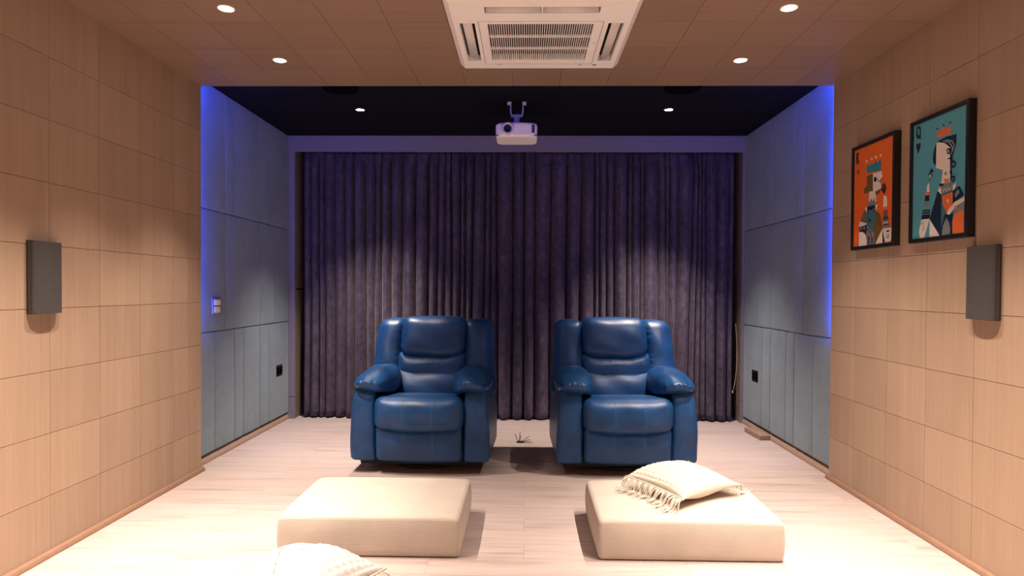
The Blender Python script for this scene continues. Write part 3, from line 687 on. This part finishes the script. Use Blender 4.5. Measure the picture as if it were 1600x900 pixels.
def picture(name, label, y0, y1, bg, polys, lines, group):
    """Framed card print on the right wall; u runs from the far (left as seen) edge towards the camera."""
    z0, z1 = 1.555, 2.203
    t = thing(name, label, 'picture', (XR, (y0+y1)/2, (z0+z1)/2), 0, group)
    hw, hh = (y1-y0)/2, (z1-z0)/2; fwid, dep = .021, .038
    b = B()
    b.box(-dep, 0, -hw, -hw+fwid, -hh, hh, 0, .002); b.box(-dep, 0, hw-fwid, hw, -hh, hh, 0, .002)
    b.box(-dep, 0, -hw+fwid-.003, hw-fwid+.003, -hh, -hh+fwid, 0, .002); b.box(-dep, 0, -hw+fwid-.003, hw-fwid+.003, hh-fwid, hh, 0, .002)
    b.box(-.010, 0, -hw+.01, hw-.01, -hh+.01, hh-.01)
    b.build('frame', M['black'], t)
    iw, ih = hw-fwid+.001, hh-fwid+.001
    keys = [bg]+sorted(set(p[0] for p in polys)|set(l[0] for l in lines)); mats = [M['ink_'+k] for k in keys]
    P = B(); d0 = .0285
    def pt(u, v, d): return (-d, iw*(1-2*u), ih*(1-2*v))
    P.add([pt(0, 0, d0), pt(0, 1, d0), pt(1, 1, d0), pt(1, 0, d0)], [(0, 1, 2, 3)], 0)
    P.box(-d0+.0002, -.010, -iw, iw, -ih, ih, 0)
    d = d0
    for c, pts in polys:
        d += .00006
        pts = [(min(1, max(0, u)), min(1, max(0, v))) for u, v in pts]
        tri = tessellate_polygon([[Vector((u, v, 0)) for u, v in pts]])
        P.add([pt(u, v, d) for u, v in pts], [tuple(q) for q in tri], keys.index(c))
    for c, w, pts in lines:
        d += .00006; asp = hh/hw; vs = []; fs = []
        for i, (u, v) in enumerate(pts):
            a = pts[max(0, i-1)]; e = pts[min(len(pts)-1, i+1)]
            tx, ty = (e[0]-a[0])/asp, e[1]-a[1]; L = math.hypot(tx, ty) or 1; nx, ny = -ty/L, tx/L
            vs += [pt(u+nx*w/2*asp, v+ny*w/2, d), pt(u-nx*w/2*asp, v-ny*w/2, d)]
        for i in range(len(pts)-1): fs.append((2*i, 2*i+1, 2*i+3, 2*i+2))
        P.add(vs, fs, keys.index(c))
    P.build('print', mats, t)
    return t
picture('framed_picture', 'orange king playing card print in a black frame', 3.652, 4.128, 'orange', KING, KING_LINES, 'framed card prints')
picture('framed_picture', 'teal queen playing card print in a black frame', 3.050, 3.512, 'aqua', QUEEN, QUEEN_LINES, 'framed card prints')

def outlet(x, sgn, y, z, label):
    t = thing('wall_outlet', label, 'outlet', (x, y, z), 0, 'black wall outlets')
    b = B(); x0, x1 = sorted((0, sgn*.009)); b.box(x0, x1, -.075, .075, -.052, .052, 0, .003); b.build('plate', M['black'], t)
    b = B()
    for yy in (-.035, .035):
        x0, x1 = sorted((sgn*.009, sgn*.0105)); b.box(x0, x1, yy-.026, yy+.026, -.03, .03, 0, .0006)
    b.build('socket', M['matte_black'], t)
outlet(BL, 1, 6.04, .512, 'black wall outlet on the padded wall below the light switch')
outlet(BR, -1, 5.955, .508, 'black wall outlet on the padded wall above the timber offcut')
t = thing('light_switch', 'silver two gang light switch on the blue padded wall', 'switch', (BL, 4.79, 1.157))
b = B(); b.box(0, .016, -.065, .065, -.06, .06, 0, .004); b.build('plate', M['steel'], t)
for z in (-.028, .028):
    b = B(); b.box(.015, .021, -.045, .045, z-.022, z+.022, 0, .002); b.build('rocker', M['white_plastic'], t)

# ------------------------------------------------------------------ ceiling fittings
def spot(name, parent, loc, energy, size, blend, color, radius=.014):
    l = bpy.data.lights.new(name, 'SPOT'); l.energy = energy; l.spot_size = size; l.spot_blend = blend; l.color = color; l.shadow_soft_size = radius
    o = bpy.data.objects.new(name, l); COL.objects.link(o); o.location = loc
    if parent: o.parent = parent
    return o
WARM = (1, .85, .72)
def downlight(x, y, z, r, label, group, e, size, trim, tilt=0):
    t = thing('downlight', label, 'ceiling light', (x, y, z), 0, group)
    b = B(); b.lathe([(r*1.22, 0), (r*1.2, -.003), (r*1.05, -.004), (r, -.002), (r*.97, 0)], 32); b.build('trim_ring', trim, t)
    b = B(); b.disc(r*.97, 32, (0, 0, -.0015)); b.build('lamp', M['lamp_on'], t)
    spot('lamp_light', t, (0, 0, -.012), e, size, 1, WARM).rotation_euler = (tilt, 0, 0)
    return t
EF, ER = 285, 460
downlight(-1.519, 3.22, ZC, .036, 'lit tiled ceiling downlight farther from the dark ceiling, on the bare wall side', 'tiled ceiling downlights', EF, 1.36, M['trim_white'])
downlight(-1.528, 3.95, ZC, .036, 'lit tiled ceiling downlight beside the dark ceiling edge, on the bare wall side', 'tiled ceiling downlights', EF, 1.36, M['trim_white'])
downlight(1.304, 3.234, ZC, .036, 'lit tiled ceiling downlight farther from the dark ceiling, on the picture wall side', 'tiled ceiling downlights', EF, 1.36, M['trim_white'])
downlight(1.307, 3.963, ZC, .036, 'lit tiled ceiling downlight beside the dark ceiling edge, on the picture wall side', 'tiled ceiling downlights', EF, 1.36, M['trim_white'])
downlight(-1.40, 5.38, ZD, .034, 'small lit downlight in the dark ceiling above the recliner near the light switch', 'dark ceiling downlights', ER, 1.27, M['black'], .14)
downlight(1.185, 5.38, ZD, .034, 'small lit downlight in the dark ceiling above the recliner near the cushioned ottoman', 'dark ceiling downlights', ER, 1.27, M['black'], .14)
for y, en in ((2.49, 420), (1.76, 480), (.9, 420)):                     # the same rows of downlights carry on towards the camera
    for x in (-1.52, 1.305): spot('lamp_light', None, (x, y, ZC-.012), en, 1.36, 1, WARM)

def ceiling_speaker(x, y, label):
    t = thing('ceiling_speaker', label, 'speaker', (x, y, ZD), 0, 'round ceiling speakers')
    b = B(); b.lathe([(.135, 0), (.135, -.008), (.125, -.012), (.121, -.008)], 40); b.build('bezel', M['matte_black'], t)
    b = B(); b.disc(.122, 40, (0, 0, -.009)); b.build('grille', M['matte_black'], t)
ceiling_speaker(-1.40, 4.80, 'black round speaker in the dark ceiling on the light switch side')
ceiling_speaker(1.16, 4.80, 'black round speaker in the dark ceiling on the picture wall side')

# air conditioner cassette
def plate(b, xs, ys, holes, zf, zb, mi=0):
    """Face at zf (looking down) on the grid xs x ys without the hole cells; walls go up to zb."""
    cells = {(i, j) for i in range(len(xs)-1) for j in range(len(ys)-1)}
    op = set()
    for (a0, a1, c0, c1) in holes:
        for (i, j) in cells:
            if a0-1e-6 <= xs[i] and xs[i+1] <= a1+1e-6 and c0-1e-6 <= ys[j] and ys[j+1] <= c1+1e-6: op.add((i, j))
    for (i, j) in cells-op:
        b.add([(xs[i], ys[j], zf), (xs[i], ys[j+1], zf), (xs[i+1], ys[j+1], zf), (xs[i+1], ys[j], zf)], [(0, 1, 2, 3)], mi)
        for di, dj, p, q in ((-1, 0, (i, j), (i, j+1)), (1, 0, (i+1, j), (i+1, j+1)), (0, -1, (i, j), (i+1, j)), (0, 1, (i, j+1), (i+1, j+1))):
            if (i+di, j+dj) not in cells or (i+di, j+dj) in op:
                A = (xs[p[0]], ys[p[1]]); C = (xs[q[0]], ys[q[1]])
                b.add([(*A, zf), (*C, zf), (*C, zb), (*A, zb)], [(0, 1, 2, 3)], mi)
ac = thing('air_conditioner', 'white square air conditioner cassette set in the tiled ceiling', 'air conditioner', (.075, 3.53, ZC))
h = .485; zf = -.040
sl, sr, sn = (-.425, -.345, -.215, .325), (.345, .425, -.215, .325), (-.285, .285, -.405, -.335)
inl = (-.280, .270, -.205, .310)
b = B(); g = .455
xs = sorted({-g, g, sl[0], sl[1], sr[0], sr[1], sn[0], sn[1], inl[0], inl[1]}); ys = sorted({-g, g, sl[2], sl[3], sn[2], sn[3], inl[2], inl[3]})
plate(b, xs, ys, [sl, sr, sn, inl], zf, -.004)
k = .018                                        # sloping rim with clipped corners
outer = [(-h+k, -h), (h-k, -h), (h, -h+k), (h, h-k), (h-k, h), (-h+k, h), (-h, h-k), (-h, -h+k)]
inner = [(-g, -g), (g, -g), (g, -g), (g, g), (g, g), (-g, g), (-g, g), (-g, -g)]
for i in range(8):
    j = (i+1) % 8
    b.add([(*outer[i], -.012), (*outer[j], -.012), (*inner[j], zf), (*inner[i], zf)], [(0, 1, 2, 3)])
    b.add([(*outer[i], 0), (*outer[j], 0), (*outer[j], -.012), (*outer[i], -.012)], [(0, 1, 2, 3)])
weld(b.build('panel', M['white_plastic'], ac))
b = B(); b.box(-.45, .45, -.45, .45, -.003, 0); b.build('cavity', M['cavity'], ac)
def vane(x0, x1, y0, y1, tilt_axis):
    n = 8; vs = []; fs = []
    for i in range(n+1):
        s = i/n; zz = zf+.004+.018*(1-s)**1.5
        if tilt_axis == 'x0': p = [(x0+(x1-x0)*s, y0, zz), (x0+(x1-x0)*s, y1, zz)]
        elif tilt_axis == 'x1': p = [(x1+(x0-x1)*s, y0, zz), (x1+(x0-x1)*s, y1, zz)]
        else: p = [(x0, y0+(y1-y0)*s, zz), (x1, y0+(y1-y0)*s, zz)]
        vs += p
    fs = [(2*i, 2*i+1, 2*i+3, 2*i+2) for i in range(n)]
    o = mesh('louver', vs, fs, M['vane'], ac, True); so = o.modifiers.new('t', 'SOLIDIFY'); so.thickness = .003; return o
vane(sl[0]+.012, sl[1]-.016, sl[2]+.008, sl[3]-.008, 'x0'); vane(sr[0]+.016, sr[1]-.012, sr[2]+.008, sr[3]-.008, 'x1')
vane(sn[0]+.006, -.006, sn[2]+.046, sn[3]-.002, 'y'); vane(.006, sn[1]-.006, sn[2]+.046, sn[3]-.002, 'y')
b = B(); b.box(-.004, .004, sn[2], sn[3], zf, zf+.03); b.build('louver_divider', M['white_plastic'], ac)
b = B()                                         # intake grille bars
x0, x1, y0, y1 = inl
nb = 46
for i in range(1, nb):
    x = x0+(x1-x0)*i/nb; b.box(x-.0018, x+.0018, y0, y1, zf+.001, zf+.012)
for t_ in (1/3, 2/3): b.box(x0, x1, y0+(y1-y0)*t_-.004, y0+(y1-y0)*t_+.004, zf-.0005, zf+.012)
b.build('intake_grille', M['white_plastic'], ac)
b = B()
for x in (-.325, .318): b.box(x-.0012, x+.0012, -.235, .375, zf-.0004, zf+.0002)
for y in (-.238, .378): b.box(-.325, .318, y-.0008, y+.0008, zf-.0004, zf+.0002)
b.build('intake_seam', M['cavity'], ac)
for x in (-.24, .25):
    b = B(); b.box(x-.012, x+.012, .385, .397, zf-.003, zf+.001, 0, .001); b.build('clip', M['vane'], ac)
b = B(); b.box(.325, .348, .388, .400, zf-.0012, zf+.001); b.build('receiver_window', M['black'], ac)
b = B(); b.lathe([(0, -.0015), (.006, -.0015), (.007, 0)], 16, (.300, .05, zf)); b.build('indicator', M['vane'], ac)

# projector
pr = thing('projector', 'white projector hanging from the dark ceiling', 'projector', (-.077, 5.02, 2.482))
def pw(u, p):
    if u[2] > 0: p.z += .006*(1-u[0]**2)
    if u[1] < 0: p.y -= .010*(1-u[0]**2)
    return p
puff('body', (0, .145, .060), (.164, .15, .056), 9, M['white_plastic'], pr, 22, pw, 9)
b = B(); b.lathe([(.052, .0), (.050, -.016), (.044, -.022), (.033, -.022), (.030, -.012)], 36, (-.068, -.008, .066), 'y'); b.build('lens_ring', M['vane'], pr)
b = B(); b.lathe([(.031, -.018), (.026, -.020), (.012, -.014), (0, -.012)], 32, (-.068, -.006, .066), 'y'); b.build('lens', M['lens_glass'], pr)
b = B()
for i in range(8): b.box(.118, .142, -.012, .02, .036+.008*i, .0405+.008*i)
b.build('vent', M['black'], pr)
for s in (-1, 1):
    b = B(); b.box(s*.15-.012, s*.15+.012, -.006, .02, .0145, .0175); b.build('side_notch', M['cavity'], pr)
b = B(); b.lathe([(0, 0), (.004, 0), (.004, .002)], 12, (-.042, .20, .0032)); b.build('screw_hole', M['black'], pr)
b = B(); b.lathe([(0, 0), (.004, 0), (.004, .004)], 12, (-.125, -.006, .020), 'y'); b.build('infrared_dot', M['cavity'], pr)
b = B()
b.box(-.022, .022, .12, .17, .112, .20, 0, .004); b.box(-.046, .046, .13, .16, .196, .216, 0, .003)
for s in (-1, 1):
    b.tube([(s*.043, .145, .208), (s*.048, .145, .235), (s*.050, .145, .30)], .006, 8); b.box(s*.060-.016, s*.060+.016, .13, .16, .296, .318, 0, .002)
b.build('ceiling_mount', M['vane'], pr)

# ------------------------------------------------------------------ blue LED strips tucked behind the end of the tiled walls and ceiling
def strip(name, loc, sx, sy, rot, e, c):
    l = bpy.data.lights.new(name, 'AREA'); l.shape = 'RECTANGLE'; l.size = sx; l.size_y = sy; l.energy = e; l.color = c
    o = bpy.data.objects.new(name, l); COL.objects.link(o); o.location = loc; o.rotation_euler = rot; return o
BLUE = (.014, .075, 1.0)
strip('led_strip', (XL-.033, YE+.006, 1.84), .012, 1.74, (PI/2, 0, 0), 7, BLUE)
strip('led_strip', (XR+.012, YE+.006, 1.84), .012, 1.74, (PI/2, 0, 0), 7, BLUE)
strip('led_strip', (-1.95, YE+.006, ZC+.05), .75, .012, (PI/2, 0, 0), 5, BLUE)
strip('led_strip', (1.75, YE+.006, ZC+.05), .75, .012, (PI/2, 0, 0), 5, BLUE)

strip('led_strip', (-.09, YE+.006, ZC+.05), 2.9, .012, (PI/2, 0, 0), 2.6, BLUE)
# ------------------------------------------------------------------ world, camera, view
w = bpy.data.worlds.new('world'); SC.world = w; w.use_nodes = True
w.node_tree.nodes['Background'].inputs[0].default_value = (.02, .016, .013, 1); w.node_tree.nodes['Background'].inputs[1].default_value = .3
cam = bpy.data.cameras.new('camera'); co = bpy.data.objects.new('camera', cam); COL.objects.link(co)
cam.sensor_fit = 'HORIZONTAL'; cam.sensor_width = 36; cam.lens = 36*1000/1600; cam.shift_y = (466.78-450)/1600; cam.clip_start = .02
yaw, pitch, roll = .02073, -.01454, .00582
f = Vector((-math.sin(yaw)*math.cos(pitch), math.cos(yaw)*math.cos(pitch), math.sin(pitch)))
r0 = Vector((math.cos(yaw), math.sin(yaw), 0)); u0 = r0.cross(f)
r1 = r0*math.cos(roll)+u0*math.sin(roll); u1 = -r0*math.sin(roll)+u0*math.cos(roll)
co.matrix_world = Matrix(((r1.x, u1.x, -f.x, 0), (r1.y, u1.y, -f.y, 0), (r1.z, u1.z, -f.z, H_CAM), (0, 0, 0, 1)))
SC.camera = co
SC.view_settings.view_transform = 'Standard'; SC.view_settings.look = 'None'; SC.view_settings.gamma = 1; SC.view_settings.use_curve_mapping = False
SC.view_settings.exposure = 0.0
SC.cycles.use_denoising = True; SC.cycles.max_bounces = 10; SC.cycles.diffuse_bounces = 6; SC.cycles.sample_clamp_indirect = 6
